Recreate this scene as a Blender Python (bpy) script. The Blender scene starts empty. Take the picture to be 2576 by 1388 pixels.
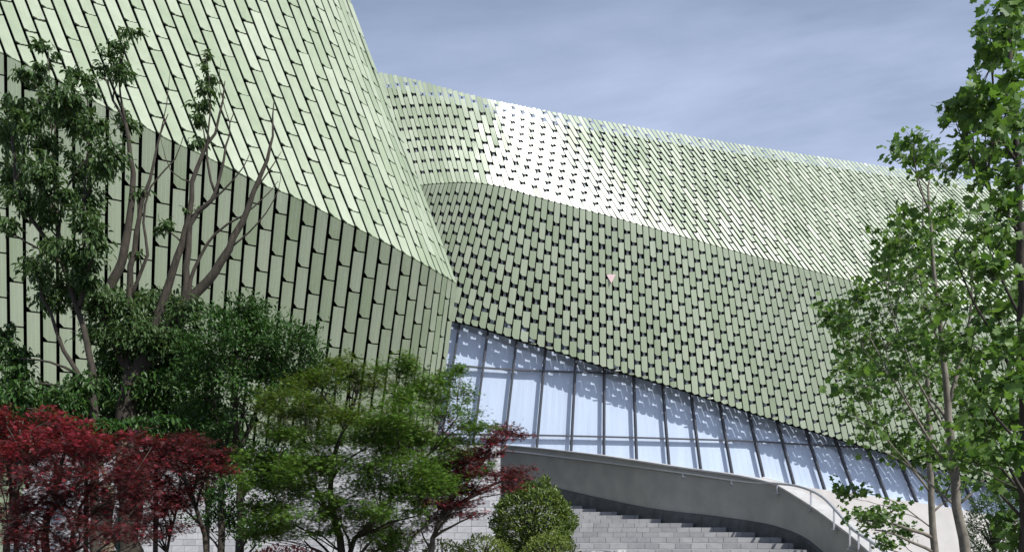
import bpy, math, random
import numpy as np
from mathutils import Vector, Matrix
random.seed(7); RNG = np.random.default_rng(11)
scene = bpy.context.scene
COL = scene.collection
# ------------------------------------------------------------------ camera
F, CX, HZ, EYE = 2000.0, 1288.0, 1330.0, 1.6      # focal length, centre and horizon in photo units (2576 wide)
cam_d = bpy.data.cameras.new('camera'); cam = bpy.data.objects.new('camera', cam_d); COL.objects.link(cam)
cam.location = (0, 0, EYE); cam.rotation_euler = (math.radians(90), 0, 0)
cam_d.sensor_width = 36; cam_d.lens = 36*F/2576.0; cam_d.shift_y = (HZ-693.5)/2576.0
cam_d.clip_end = 3000; scene.camera = cam
# ------------------------------------------------------------------ sun, sky, exposure
SUN_AZ, SUN_EL = 131.0, 45.0                       # clockwise from +Y (view direction)
az, el = math.radians(SUN_AZ), math.radians(SUN_EL)
SUN = Vector((math.sin(az)*math.cos(el), math.cos(az)*math.cos(el), math.sin(el)))
sd = bpy.data.lights.new('sun', 'SUN'); so = bpy.data.objects.new('sun', sd); COL.objects.link(so)
sd.energy = 5.0; sd.angle = math.radians(0.5); sd.color = (1.0, 0.98, 0.945)
so.rotation_euler = SUN.to_track_quat('Z', 'Y').to_euler(); so.location = (20, -20, 40)
world = bpy.data.worlds.new('World'); scene.world = world; world.use_nodes = True
wn, wl = world.node_tree.nodes, world.node_tree.links
wn.clear()
sky = wn.new('ShaderNodeTexSky'); sky.sky_type = 'NISHITA'; sky.sun_disc = False
sky.sun_elevation = el; sky.sun_rotation = az; sky.air_density = 1.25; sky.dust_density = .9; sky.ozone_density = 1.0
tc = wn.new('ShaderNodeTexCoord'); mp = wn.new('ShaderNodeMapping'); mp.inputs['Scale'].default_value = (1.0, .9, 4.6)
mp.inputs['Rotation'].default_value = (0.0, 0.16, 0.0)
n1 = wn.new('ShaderNodeTexNoise'); n1.inputs['Scale'].default_value = 1.5; n1.inputs['Detail'].default_value = 7; n1.inputs['Roughness'].default_value = .55
n1.inputs['Distortion'].default_value = .35
r1 = wn.new('ShaderNodeValToRGB'); r1.color_ramp.elements[0].position = .38; r1.color_ramp.elements[1].position = .66
r1.color_ramp.elements[0].color = (0.0,)*3+(1,); r1.color_ramp.elements[1].color = (.9,)*3+(1,)
sepz = wn.new('ShaderNodeSeparateXYZ'); rz = wn.new('ShaderNodeMapRange')      # thin veil, thicker towards the horizon
rz.inputs['From Min'].default_value = .62; rz.inputs['From Max'].default_value = .36; rz.inputs['To Min'].default_value = 0.18; rz.inputs['To Max'].default_value = 1.0
mul = wn.new('ShaderNodeMath'); mul.operation = 'MULTIPLY_ADD'; mul.use_clamp = True; mul.inputs[2].default_value = 0.0
mr2 = wn.new('ShaderNodeMath'); mr2.operation = 'MULTIPLY'; mr2.inputs[1].default_value = .62
mixc = wn.new('ShaderNodeMix'); mixc.data_type = 'RGBA'; mixc.inputs[7].default_value = (5.3, 6.1, 8.3, 1)
bg = wn.new('ShaderNodeBackground'); bg.inputs['Strength'].default_value = 0.1; wo = wn.new('ShaderNodeOutputWorld')
wl.new(tc.outputs['Generated'], mp.inputs['Vector']); wl.new(mp.outputs['Vector'], n1.inputs['Vector']); wl.new(n1.outputs['Fac'], r1.inputs['Fac'])
wl.new(tc.outputs['Generated'], sepz.inputs[0]); wl.new(sepz.outputs['Z'], rz.inputs['Value'])
wl.new(rz.outputs[0], mr2.inputs[0])
wl.new(r1.outputs['Color'], mul.inputs[0]); wl.new(rz.outputs[0], mul.inputs[1]); wl.new(mr2.outputs[0], mul.inputs[2])
wl.new(mul.outputs[0], mixc.inputs[0]); wl.new(sky.outputs[0], mixc.inputs[6])
wl.new(mixc.outputs[2], bg.inputs['Color']); wl.new(bg.outputs[0], wo.inputs['Surface'])
vs = scene.view_settings; vs.view_transform = 'Standard'; vs.look = 'None'; vs.exposure = 0.12; vs.gamma = 1.0; vs.use_curve_mapping = False
scene.cycles.max_bounces = 8; scene.cycles.transparent_max_bounces = 12

# ------------------------------------------------------------------ helpers
def P(x, y, Y): return np.array(((x-CX)/F*Y, Y, EYE+(HZ-y)/F*Y))
def PX(p): return CX+F*p[0]/p[1], HZ-F*(p[2]-EYE)/p[1]
def spl(xs, ys):
    xs = np.array(xs, float); ys = np.array(ys, float)
    d = np.diff(ys)/np.diff(xs); m = np.concatenate(([d[0]], (d[:-1]+d[1:])/2, [d[-1]]))
    def f(x):
        if x <= xs[0]: return ys[0]+m[0]*(x-xs[0])
        if x >= xs[-1]: return ys[-1]+m[-1]*(x-xs[-1])
        i = int(np.searchsorted(xs, x)-1); i = max(0, min(i, len(xs)-2)); h = xs[i+1]-xs[i]; t = (x-xs[i])/h
        return (2*t**3-3*t**2+1)*ys[i]+(t**3-2*t**2+t)*h*m[i]+(-2*t**3+3*t**2)*ys[i+1]+(t**3-t**2)*h*m[i+1]
    return f
def nrm(v): return v/(np.linalg.norm(v)+1e-12)
def root(name, loc, label, cat, group=None):
    o = bpy.data.objects.new(name, None); COL.objects.link(o); o.location = loc; o.empty_display_size = .3
    o['label'] = label; o['category'] = cat
    if group: o['group'] = group
    return o
def wloc(o):
    v = Vector((0, 0, 0))
    while o: v = v+o.location; o = o.parent
    return np.array(v)
def mk(name, verts, faces, mat, parent=None, kind=None, smooth=False):
    me = bpy.data.meshes.new(name)
    v = np.asarray(verts, float)
    if parent is not None: v = v-wloc(parent)
    me.from_pydata([tuple(a) for a in v], [], [tuple(f) for f in faces]); me.materials.append(mat)
    if smooth: me.polygons.foreach_set('use_smooth', [True]*len(me.polygons))
    o = bpy.data.objects.new(name, me); COL.objects.link(o)
    if parent is not None: o.parent = parent
    if kind: o['kind'] = kind
    return o
class MB:
    def __init__(s): s.v = []; s.f = []
    def add(s, v, f):
        n = len(s.v); s.v += [tuple(a) for a in v]; s.f += [tuple(i+n for i in q) for q in f]
    def hexa(s, c):   # 8 corners: 4 front, 4 back
        s.add(c, [(0,1,2,3),(7,6,5,4),(0,4,5,1),(1,5,6,2),(2,6,7,3),(3,7,4,0)])
    def box(s, a, b):
        x0,y0,z0 = a; x1,y1,z1 = b
        s.hexa([(x0,y0,z0),(x1,y0,z0),(x1,y0,z1),(x0,y0,z1),(x0,y1,z0),(x1,y1,z0),(x1,y1,z1),(x0,y1,z1)])
    def tube(s, pts, rad, n=6, cap=True):
        pts = [np.asarray(p, float) for p in pts]; m = len(pts); base = len(s.v); prev = None
        for i, p in enumerate(pts):
            t = nrm(pts[min(i+1, m-1)]-pts[max(i-1, 0)])
            if prev is None: a = np.array((0,0,1.)) if abs(t[2]) < .8 else np.array((1.,0,0))
            else: a = prev
            u = nrm(a-t*np.dot(a, t)); prev = u; w = np.cross(t, u)
            r = rad[i] if hasattr(rad, '__len__') else rad
            for k in range(n):
                an = 2*math.pi*k/n; s.v.append(tuple(p+r*(math.cos(an)*u+math.sin(an)*w)))
        for i in range(m-1):
            for k in range(n):
                a = base+i*n+k; b = base+i*n+(k+1) % n; s.f.append((a, b, b+n, a+n))
        if cap: s.f.append(tuple(base+(m-1)*n+k for k in range(n))); s.f.append(tuple(base+k for k in reversed(range(n))))
    def build(s, name, mat, parent=None, kind=None, smooth=False): return mk(name, s.v, s.f, mat, parent, kind, smooth)
# ------------------------------------------------------------------ materials
def mat_base(name):
    m = bpy.data.materials.new(name); m.use_nodes = True; nt = m.node_tree
    return m, nt.nodes, nt.links, nt.nodes['Principled BSDF']
def mixrgb(N, L, fac, a, b, blend='MIX'):
    x = N.new('ShaderNodeMix'); x.data_type = 'RGBA'; x.blend_type = blend
    for s, i in ((fac, 0), (a, 6), (b, 7)):
        if hasattr(s, 'is_output'): L.new(s, x.inputs[i])
        else: x.inputs[i].default_value = s if i == 0 else (*s, 1)
    return x.outputs[2]
def rnd_socket(N, L):
    g = N.new('ShaderNodeNewGeometry'); o = N.new('ShaderNodeObjectInfo'); a = N.new('ShaderNodeMath'); a.operation = 'ADD'
    f = N.new('ShaderNodeMath'); f.operation = 'FRACT'
    L.new(g.outputs['Random Per Island'], a.inputs[0]); L.new(o.outputs['Random'], a.inputs[1]); L.new(a.outputs[0], f.inputs[0])
    return f.outputs[0]
def noise(N, L, scale, detail=4, co='Object', sc=None, rough=.55):
    t = N.new('ShaderNodeTexCoord'); n = N.new('ShaderNodeTexNoise'); n.inputs['Scale'].default_value = scale; n.inputs['Detail'].default_value = detail
    n.inputs['Roughness'].default_value = rough
    if sc:
        m = N.new('ShaderNodeMapping'); m.inputs['Scale'].default_value = sc; L.new(t.outputs[co], m.inputs[0]); L.new(m.outputs[0], n.inputs['Vector'])
    else: L.new(t.outputs[co], n.inputs['Vector'])
    return n.outputs['Fac']
def ramp(N, L, s, p0, p1, c0=0., c1=1.):
    m = N.new('ShaderNodeMapRange'); m.inputs['From Min'].default_value = p0; m.inputs['From Max'].default_value = p1
    m.inputs['To Min'].default_value = c0; m.inputs['To Max'].default_value = c1; L.new(s, m.inputs['Value']); return m.outputs[0]
def bump(N, L, h, b, st=.3, dist=.01):
    k = N.new('ShaderNodeBump'); k.inputs['Strength'].default_value = st; k.inputs['Distance'].default_value = dist; L.new(h, k.inputs['Height']); L.new(k.outputs[0], b.inputs['Normal'])
def panel_mat(name, c0, c1, rough):
    m, N, L, b = mat_base(name); r = rnd_socket(N, L)
    c = mixrgb(N, L, r, c0, c1)
    n = noise(N, L, 1.1, 6, sc=(3, 3, .6)); c = mixrgb(N, L, ramp(N, L, n, .35, .75, 0, .32), c, (c0[0]*.62, c0[1]*.62, c0[2]*.60))
    n2 = noise(N, L, 9, 4, sc=(1, 1, .15)); c = mixrgb(N, L, ramp(N, L, n2, .5, .8, 0, .18), c, (.55, .58, .50))
    L.new(c, b.inputs['Base Color']); rr = N.new('ShaderNodeMath'); rr.operation = 'MULTIPLY_ADD'; rr.inputs[1].default_value = .12; rr.inputs[2].default_value = rough
    L.new(r, rr.inputs[0]); L.new(rr.outputs[0], b.inputs['Roughness']); b.inputs['Specular IOR Level'].default_value = .95 if 'hall' in name else .72
    return m
M = {}
M['panel'] = panel_mat('pale green glazed cladding', (.275, .335, .212), (.358, .405, .292), .335)
M['panel2'] = panel_mat('pale green glazed cladding of the hall', (.31, .375, .24), (.40, .455, .325), .32)
def simple(name, col, rough=.6, metal=0., nsc=6, var=.25, bmp=.2, bd=.004):
    m, N, L, b = mat_base(name); n = noise(N, L, nsc, 6)
    L.new(mixrgb(N, L, ramp(N, L, n, .3, .7), tuple(c*(1-var) for c in col), tuple(min(1, c*(1+var)) for c in col)), b.inputs['Base Color'])
    b.inputs['Roughness'].default_value = rough; b.inputs['Metallic'].default_value = metal
    if bmp: bump(N, L, noise(N, L, nsc*7, 4), b, bmp, bd)
    return m
M['steel'] = simple('dark steel frame', (.008, .009, .008), .8, 0, 3, .3, 0); M['steel'].node_tree.nodes['Principled BSDF'].inputs['Specular IOR Level'].default_value = .08
M['bracket'] = simple('galvanised bracket', (.42, .44, .46), .45, .3, 5, .15, 0)
M['alu'] = simple('grey aluminium mullion', (.08, .083, .092), .4, .4, 4, .15, 0)
M['rail'] = simple('painted metal rail', (.58, .58, .60), .35, .6, 8, .1, 0)
M['plaster'] = simple('pale plaster', (.50, .475, .455), .85, 0, .9, .08, .25, .004)
M['concrete'] = simple('grey rendered wall', (.37, .345, .295), .8, 0, 1.3, .12, .3, .004)
M['coping'] = simple('coping stone', (.46, .45, .44), .7, 0, 3, .12, .25)
M['skirt'] = simple('dark skirting stone', (.095, .098, .10), .75, 0, 3, .3, .3)
M['soil'] = simple('soil', (.07, .055, .04), .95, 0, 3, .4, .6, .03)
M['mortar'] = simple('mortar', (.16, .16, .16), .9, 0, 8, .2, .2)
def stone(name, c0, c1):
    m, N, L, b = mat_base(name); r = rnd_socket(N, L); c = mixrgb(N, L, r, c0, c1)
    n = noise(N, L, 5, 8, rough=.7); c = mixrgb(N, L, ramp(N, L, n, .45, .75, 0, .45), c, tuple(x*.5 for x in c0))
    L.new(c, b.inputs['Base Color']); b.inputs['Roughness'].default_value = .8; bump(N, L, noise(N, L, 40, 5), b, .5, .006); return m
M['block'] = stone('pale stone block', (.30, .305, .32), (.42, .42, .43))
M['step'] = stone('grey granite step', (.23, .23, .235), (.32, .32, .32))
def bark(name, c0, c1, sc=(1, 1, .25), ns=16):
    m, N, L, b = mat_base(name); n = noise(N, L, ns, 8, sc=sc, rough=.7)
    L.new(mixrgb(N, L, ramp(N, L, n, .35, .68), c0, c1), b.inputs['Base Color']); b.inputs['Roughness'].default_value = .9; bump(N, L, n, b, .8, .012); return m
M['bark_dark'] = bark('dark bark', (.02, .017, .012), (.065, .053, .038))
M['bark_pale'] = bark('pale smooth bark', (.10, .088, .068), (.26, .235, .19), (1, 1, .8), 6)
M['bark_wrap'] = bark('rope wrapped bark', (.12, .09, .06), (.32, .27, .19), (.2, .2, 6), 12)
def leaf_mat(name, c0, c1, rough=.4, trans=.35, c2=None):
    m, N, L, b = mat_base(name); r = rnd_socket(N, L); c = mixrgb(N, L, r, c0, c1)
    if c2: c = mixrgb(N, L, ramp(N, L, noise(N, L, 1.3, 2, 'Generated' if False else 'Object'), .45, .62), c, c2)
    L.new(c, b.inputs['Base Color']); b.inputs['Roughness'].default_value = rough; b.inputs['Specular IOR Level'].default_value = .28
    t = N.new('ShaderNodeBsdfTranslucent'); L.new(mixrgb(N, L, 1.0, c, (1.15, 1.25, .55), 'MULTIPLY'), t.inputs['Color'])
    x = N.new('ShaderNodeMixShader'); x.inputs[0].default_value = trans
    L.new(b.outputs[0], x.inputs[1]); L.new(t.outputs[0], x.inputs[2]); L.new(x.outputs[0], N['Material Output'].inputs['Surface']); return m
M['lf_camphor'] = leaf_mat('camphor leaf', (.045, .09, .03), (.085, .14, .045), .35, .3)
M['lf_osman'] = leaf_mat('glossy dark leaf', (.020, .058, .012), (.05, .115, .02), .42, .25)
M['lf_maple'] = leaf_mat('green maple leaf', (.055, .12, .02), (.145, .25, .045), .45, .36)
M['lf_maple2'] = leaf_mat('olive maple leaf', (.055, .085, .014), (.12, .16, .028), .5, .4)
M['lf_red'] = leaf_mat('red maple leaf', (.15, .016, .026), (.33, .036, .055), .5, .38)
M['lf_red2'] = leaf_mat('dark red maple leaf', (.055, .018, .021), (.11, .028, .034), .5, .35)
M['lf_tulip'] = leaf_mat('tulip tree leaf', (.055, .12, .028), (.16, .26, .065), .5, .42)
M['lf_bush'] = leaf_mat('bush leaf', (.055, .09, .018), (.13, .18, .035), .32, .25)
M['lf_low'] = leaf_mat('yellow green leaf', (.11, .16, .03), (.2, .25, .06), .45, .35)
# glass and curtain
m, N, L, b = mat_base('window glass'); M['glass'] = m
tr = N.new('ShaderNodeBsdfTransparent'); tr.inputs[0].default_value = (.93, .96, 1.0, 1); gl = N.new('ShaderNodeBsdfGlossy'); gl.inputs['Roughness'].default_value = .02
gl.inputs['Color'].default_value = (.9, .95, 1, 1)
fr = N.new('ShaderNodeLayerWeight'); fr.inputs[0].default_value = .5; pw = N.new('ShaderNodeMath'); pw.operation = 'POWER'; pw.inputs[1].default_value = 4.0; L.new(fr.outputs['Facing'], pw.inputs[0])
ad = N.new('ShaderNodeMath'); ad.operation = 'MULTIPLY_ADD'; ad.inputs[1].default_value = .7; ad.inputs[2].default_value = .05
L.new(pw.outputs[0], ad.inputs[0]); x = N.new('ShaderNodeMixShader'); L.new(ad.outputs[0], x.inputs[0]); L.new(tr.outputs[0], x.inputs[1]); L.new(gl.outputs[0], x.inputs[2])
L.new(x.outputs[0], N['Material Output'].inputs['Surface'])
m, N, L, b = mat_base('white curtain'); M['curtain'] = m
n = noise(N, L, 2.2, 5, sc=(1, 1, .12)); L.new(mixrgb(N, L, ramp(N, L, n, .35, .7), (.68, .70, .73), (.76, .775, .80)), b.inputs['Base Color']); b.inputs['Roughness'].default_value = .8
m, N, L, b = mat_base('pink triangle'); M['pink'] = m; L.new(mixrgb(N, L, noise(N, L, 3), (.70, .50, .50), (.78, .60, .58)), b.inputs['Base Color'])
M['stake'] = simple('dark green stake', (.01, .07, .045), .5, 0, 5, .2, 0)

# ------------------------------------------------------------------ ground
def sheet(name, x0, y0, x1, y1, z, n, mat, amp=0.):
    xs = np.linspace(x0, x1, n+1); ys = np.linspace(y0, y1, n+1); v = [(x, y, z+amp*random.uniform(-1, 1)) for y in ys for x in xs]
    f = [(j*(n+1)+i, j*(n+1)+i+1, (j+1)*(n+1)+i+1, (j+1)*(n+1)+i) for j in range(n) for i in range(n)]
    return mk(name, v, f, mat, None, 'structure')
M['ground'] = simple('paved ground', (.11, .11, .105), .9, 0, .3, .2, .2)
sheet('ground', -1200, -600, 1200, 1800, -.02, 12, M['ground'])
sheet('planting_bed', -16, 5, -.45, 19.2, .03, 40, M['soil'], .02)
sheet('planting_bed', 7.95, 4, 22, 17.5, .03, 30, M['soil'], .02)

# ------------------------------------------------------------------ cladding
def panel_geo(TL, TR, BL, BR, Nv, th, rib, cut=.345, cutlen=.36):
    """ribbed ceramic plank, lower left corner cut off"""
    TL, TR, BL, BR = [np.asarray(a) for a in (TL, TR, BL, BR)]
    W = np.linalg.norm(TR-TL); Lh = np.linalg.norm(BL-TL)+1e-9; c = min(.8, cutlen*W/Lh)
    ts = [(0, 0), (.31, 1), (.345, 0), (.655, 1), (.69, 0), (1, 1)]
    top = [TL+(TR-TL)*t+Nv*(rib*d) for t, d in ts]
    bot = []
    for t, d in ts:
        k = 1.0 if t > cut else 1.0-c*(1-t/cut)
        a = TL+(TR-TL)*t; e = BL+(BR-BL)*t; bot.append(a+(e-a)*k+Nv*(rib*d))
    v = top+bot; n = 6
    per = list(range(6))+list(range(11, 5, -1))
    v = v+[v[i]-Nv*th for i in per]
    f = [(i+1, i, i+6, i+7) for i in range(5)]
    f += [(per[i], per[(i+1) % 12], 12+(i+1) % 12, 12+i) for i in range(12)]
    return v, f
def area_in_frame(c):
    p = [PX(a) for a in c]; cx = sum(a[0] for a in p)/4; cy = sum(a[1] for a in p)/4
    if not (-10 < cx < 2586 and -10 < cy < 1398): return 0
    x = [a[0] for a in p]; y = [a[1] for a in p]
    return abs(sum(x[i]*y[(i+1) % 4]-x[(i+1) % 4]*y[i] for i in range(4))/2)
def lay_column(S, u, edges, gapu, th, rib, out, first_clip, jit, flip, tilt=.0, wscale=None):
    """S(u,v) -> point; edges list of (v_top, v_bottom, clipTop, clipBottom)"""
    for (va, vb, ca, cb) in edges:
        uc = u+.5+gapu/2; g = 1-gapu
        A = S(uc, va); B = S(uc, vb); d = nrm(B-A); vm = (va+vb)/2
        w = S(uc+.5*g, vm)-S(uc-.5*g, vm); w = w-d*np.dot(w, d)
        Nv = nrm(np.cross(d, w))
        if Nv[0]*.8-Nv[1] < 0: Nv = -Nv
        j = RNG.normal(0, jit, 3)
        TL, TR, BL, BR = A-w/2, A+w/2, B-w/2, B+w/2
        if ca: TL, TR = S(uc-.5*g, va), S(uc+.5*g, va)
        if cb: BL, BR = S(uc-.5*g, vb), S(uc+.5*g, vb)
        TL = TL+Nv*(j[0]+j[1]); TR = TR+Nv*(j[0]-j[1]); BL = BL+Nv*(-j[0]+j[2]+tilt); BR = BR+Nv*(-j[0]-j[2]+tilt)
        out.append((area_in_frame((TL, TR, BR, BL)), panel_geo(TL, TR, BL, BR, Nv, th, rib)))
def place_panels(out, mat, parent, name='cladding_panel', rest='cladding', n=300):
    order = sorted(range(len(out)), key=lambda i: -out[i][0]); rm = MB()
    for q, i in enumerate(order):
        v, f = out[i][1]
        if q < n:
            v = np.array(v); c = v.mean(0); o = mk(name, v-c, f, mat, None); o.parent = parent; o.location = Vector(c-wloc(parent))
        else: rm.add(v, f)
    if rm.v: rm.build(rest, mat, parent, 'stuff')
def grid(S, us, vs_, off, mat, name, parent):
    v = []
    for u in us:
        for w in vs_:
            p = S(u, w(u) if callable(w) else w); e = .05
            wv = w(u) if callable(w) else w
            du = S(u+e, wv)-p; dv = S(u, wv+e)-p; n_ = nrm(np.cross(du, dv))
            if n_[0]*.8-n_[1] < 0: n_ = -n_
            v.append(p-n_*off)
    m_ = len(vs_); f = [(i*m_+j, i*m_+j+1, (i+1)*m_+j+1, (i+1)*m_+j) for i in range(len(us)-1) for j in range(m_-1)]
    return mk(name, v, f, mat, parent)
# ---- left wing
spA = spl([-300, 0, 300, 500, 700, 900, 1000, 1060, 1120, 1150], [44, 43, 42, 38, 34, 31.5, 26, 20, 12, 7])
ycA = spl([-300, 0, 100, 160, 250, 330, 420, 500, 560, 640, 740, 850, 950, 1050, 1148], [0, 132, 180, 212, 262, 300, 350, 385, 415, 455, 495, 550, 600, 655, 712])
YcA = spl([-300, 0, 200, 400, 600, 800, 950, 1050, 1110, 1148], [19.4, 20.4, 21.1, 22.0, 23.0, 24.2, 25.3, 26.3, 27.2, 28.2])
kx = [-340.0]
while kx[-1] < 1143: kx.append(kx[-1]+spA(kx[-1]))
kx[-1] = 1148.0
cols = [P(x, ycA(x), YcA(x)) for x in kx]
NV = len(cols)
for j in range(1, 12):
    p = cols[NV-1]; cols.append(np.array((p[0]-.20*j-.012*j*j, p[1]+.40*j, p[2]+.03*j)))
ks = list(range(len(cols))); CXf = [spl(ks, [c[i] for c in cols]) for i in range(3)]
slA = spl([-300, 0, 300, 700, 1148], [.37, .375, .40, .40, .378]); slB = spl([-300, 200, 500, 700, 900, 1148], [.02, 0, -.05, -.09, -.125, -.135])
rowA = spl([-300, 0, 400, 800, 1148], [112, 110, 104, 95, 88]); rowB = spl([-300, 0, 500, 900, 1148], [113, 112, 107, 102, 95])
def crease(u): return np.array([CXf[i](u) for i in range(3)])
def SA(u, v):    # upper surface, v counted in planks upward from the fold
    c = crease(u); x, y = PX(c); xs_ = min(x, 1148) if u < NV-1 else 1148
    h = v*rowA(xs_); hm = h/F*c[1]; return P(x-slA(xs_)*h, y-h, c[1]+.40*hm)
def SB(u, v):
    c = crease(u); x, y = PX(c); xs_ = min(x, 1148) if u < NV-1 else 1148
    h = v*rowB(xs_); hm = h/F*c[1]; return P(x+slB(xs_)*h, y+h, c[1]+float(np.interp(x, [0, 600, 1148], [.18, .28, .42]))*hm)
def zB(u):       # row count down to the ground
    v = 1.0
    while SB(u, v)[2] > .1 and v < 14: v += .25
    return v
b0 = P(600, 1388, 24); wing = root('museum_wing', (-6, 25, 0), 'near curved building wing clad in long pale green planks, leaning over the trees at left', 'building', 'green clad museum buildings')
out = []
for k in range(len(cols)-1):
    off = .5 if k % 2 else 1.0
    x = PX(crease(k+.5))[0]; vtop = min(12, (ycA(min(x, 1148))+330)/rowA(min(x, 1148)))
    e = []; v = 0; nxt = off
    while v < vtop:
        g = .035; t = min(nxt, vtop)
        e.append((t, v+(g if v > 0 else .012), False, v == 0)); v = t; nxt += 1.0
    lay_column(SA, k, e, .22, .045, .012, out, True, .006, False)
    e = []; v = 0; nxt = off; vbot = zB(k+.5)
    while v < vbot-.2:
        t = min(nxt, vbot); e.append((v+(.035 if v > 0 else .02), t, v == 0, False)); v = t; nxt += 1.0
    lay_column(SB, k, e, .21, .04, .012, out, True, .004, False)
place_panels(out, M['panel'], wing)
us = np.arange(0, len(cols)-1+.01, .5)
grid(SA, us, [0, 1, 2, 3, 4, 5, 6, 7, 8, 9, 10], .22, M['steel'], 'upper_wall', wing)
rv, rf_ = [], []
for u in us:
    p = SA(u, 10); rv += [p, p+np.array((-2., 22., 0)), np.array((p[0]-2., p[1]+22., -.1))]
for i in range(len(us)-1): a = 3*i; rf_ += [(a, a+3, a+4, a+1), (a+1, a+4, a+5, a+2)]
mk('roof', rv, rf_, M['steel'], wing)
grid(SB, us, [0, 1, 2, 3, 4, 5, 6, 7, 8, 9, 10, 11], .22, M['steel'], 'lower_wall', wing)

# ---- right hall
spD = spl([900, 1040, 1150, 1200, 1290, 1600, 1900, 2200, 2760], [10.5, 10.5, 11, 14, 15.2, 15.8, 14.6, 14.2, 13.5])
ycD = spl([900, 1057, 1096, 1131, 1160, 1189, 1235, 1270, 1307, 1338, 1371, 1432, 1508, 1595, 1700, 1900, 2100, 2250, 2480, 2760], [474, 466, 462, 460, 458.7, 460, 465, 472, 483, 492.5, 501.5, 518, 537, 560.5, 590, 645, 695, 735, 790, 850])
roof = spl([850, 950, 1030, 1100, 1230, 1400, 1600, 1800, 2000, 2200, 2400, 2576, 2800], [158, 181, 197, 216, 249, 283, 318, 352, 384, 414, 447, 476, 510])
bot = spl([1000, 1145, 1205, 1300, 1400, 1500, 1700, 1900, 2100, 2200, 2400, 2600, 2900], [790, 808, 822, 853, 883, 916, 975, 1040, 1100, 1130, 1188, 1240, 1320])
Yg = spl([900, 1150, 1288, 1500, 1700, 1900, 2100, 2300, 2500, 2760, 3000], [41.9, 43.1, 44, 45.25, 46.6, 48.1, 49.1, 50.1, 51, 52.4, 54])
slD = spl([900, 1060, 1110, 1200, 1280, 1390, 1490, 1650, 1800, 2000, 2200, 2400, 2576, 2760], [-.42, -.34, -.31, -.26, -.19, -.07, 0, .05, .12, .22, .31, .38, .43, .48])
slC = spl([900, 1060, 1150, 1270], [.32, .29, .265, .265]); slC2 = spl([1285, 1360, 1450, 1600, 1800, 2000, 2200, 2400, 2760], [.27, .40, .52, .60, .68, .75, .82, .88, 1.0])
rowC = spl([900, 1200, 1350, 1600, 2000, 2400, 2760], [54, 54, 48, 45, 42, 38, 34]); rowD = spl([900, 1100, 1500, 2000, 2400, 2760], [47, 49, 50, 46, 43, 40])
leanC = spl([900, 1200, 1265, 1300, 1350, 1500, 1700, 2000, 2400, 2760], [.24, .20, .16, .12, .08, .11, .30, .47, .58, .64])
curvC = spl([900, 1240, 1330, 1600, 1800, 2760], [.0, .0, .004, .004, .0, .0])
hx = [930.0]
while hx[-1] < 3120: hx.append(hx[-1]+spD(hx[-1]))
def hcol(x):
    y = ycD(x); s = slD(x); h = 200.0
    for _ in range(40): h = bot(x+s*h)-y
    xb = x+s*h; Yb = Yg(xb)-1.05; hm = h/F*Yb
    sc = slC(x) if x < 1285 else slC2(x); t = 200.0
    for _ in range(60): t = t*.5+.5*(y-roof(x-sc*t))
    return dict(x=x, y=y, s=s, h=h, Y=Yb-.18*hm, sc=sc, t=t, rc=rowC(x), rd=rowD(x), lc=leanC(x), cc=curvC(x))
H = [hcol(x) for x in hx]; hk = list(range(len(H)))
HC = {q: np.array([c[q] for c in H]) for q in H[0]}
def hv(q, u): return float(np.interp(u, hk, HC[q]))
def SC(u, v):
    h = v*hv('rc', u); Y = hv('Y', u); hm = h/F*Y; return P(hv('x', u)-hv('sc', u)*h, hv('y', u)-h, Y+hv('lc', u)*hm-hv('cc', u)*hm*hm)
def SD(u, v):
    h = v*hv('rd', u); Y = hv('Y', u); hm = h/F*Y; return P(hv('x', u)+hv('s', u)*h, hv('y', u)+h, Y+.18*hm)
hall = root('museum_hall', (10, 50, 0), 'long museum hall of small pale green planks folding over a slanted glass front', 'building', 'green clad museum buildings')
out = []; tabs = MB()
def openness(x, up):
    if up: return float(np.interp(x, [1000, 1250, 1500, 1800, 2000], [.15, .15, .16, .10, .05]))
    return float(np.interp(x, [1000, 1150, 1500, 1900, 2200, 2400], [.09, .15, .18, .135, .06, .03]))
bigrow = {}
for k in range(len(H)-1):
    u = k+.5; x = hv('x', u); off = .5 if k % 2 else 1.0
    for up in (True, False):
        S = SC if up else SD; vm = (hv('t', u)/hv('rc', u)) if up else (hv('h', u)/hv('rd', u))
        e = []; v = 0; nxt = off
        if vm-math.floor(vm) < .3 and False: pass
        while v < vm-.05:
            t = min(nxt, vm)
            if vm-t < .22: t = vm
            xx = PX(S(u, v))[0]; o = openness(xx, up)*(1.45 if int(round(v*2)) % 7 in (3,) else 1.0)*random.uniform(.9, 1.1)
            if not up and vm-v < 3.6 and v > 0: o = max(o, float(np.interp(xx, [1100, 1800, 2200], [.21, .19, .07])))
            if up: e.append((t, v+(o*.9 if v > 0 else .012), False, v == 0))
            else: e.append((v+(o if v > 0 else .02), t, v == 0, False))
            if v > 0 and o > .06:
                for q in (.50, .66):
                    a = S(k+q, v+o*1.1); c = S(k+q, v-o*.1); n_ = np.array((0, .10, 0)); w = np.array((.022, 0, 0))
                    tabs.hexa([a-w+n_, a+w+n_, c+w+n_, c-w+n_, a-w+n_*2, a+w+n_*2, c+w+n_*2, c-w+n_*2])
            v = t; nxt += 1.0
            if t == vm: break
        gu = .12 if (up and x < 1290) else .15
        if up and x > 1500: gu = float(np.interp(x, [1500, 1900], [.18, .38]))
        lay_column(S, k, e, gu, .025, .005, out, True, .0062 if up else .0065, False)
place_panels(out, M['panel2'], hall)
tabs.build('fixing_bracket', M['bracket'], hall, 'stuff')
us = np.arange(0, len(H)-1, 1.0)
grid(SC, us, [lambda u, q=q: q*(hv('t', u)/hv('rc', u)-.35) for q in np.linspace(0, 1, 7)], .55, M['steel'], 'upper_wall', hall)
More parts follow.
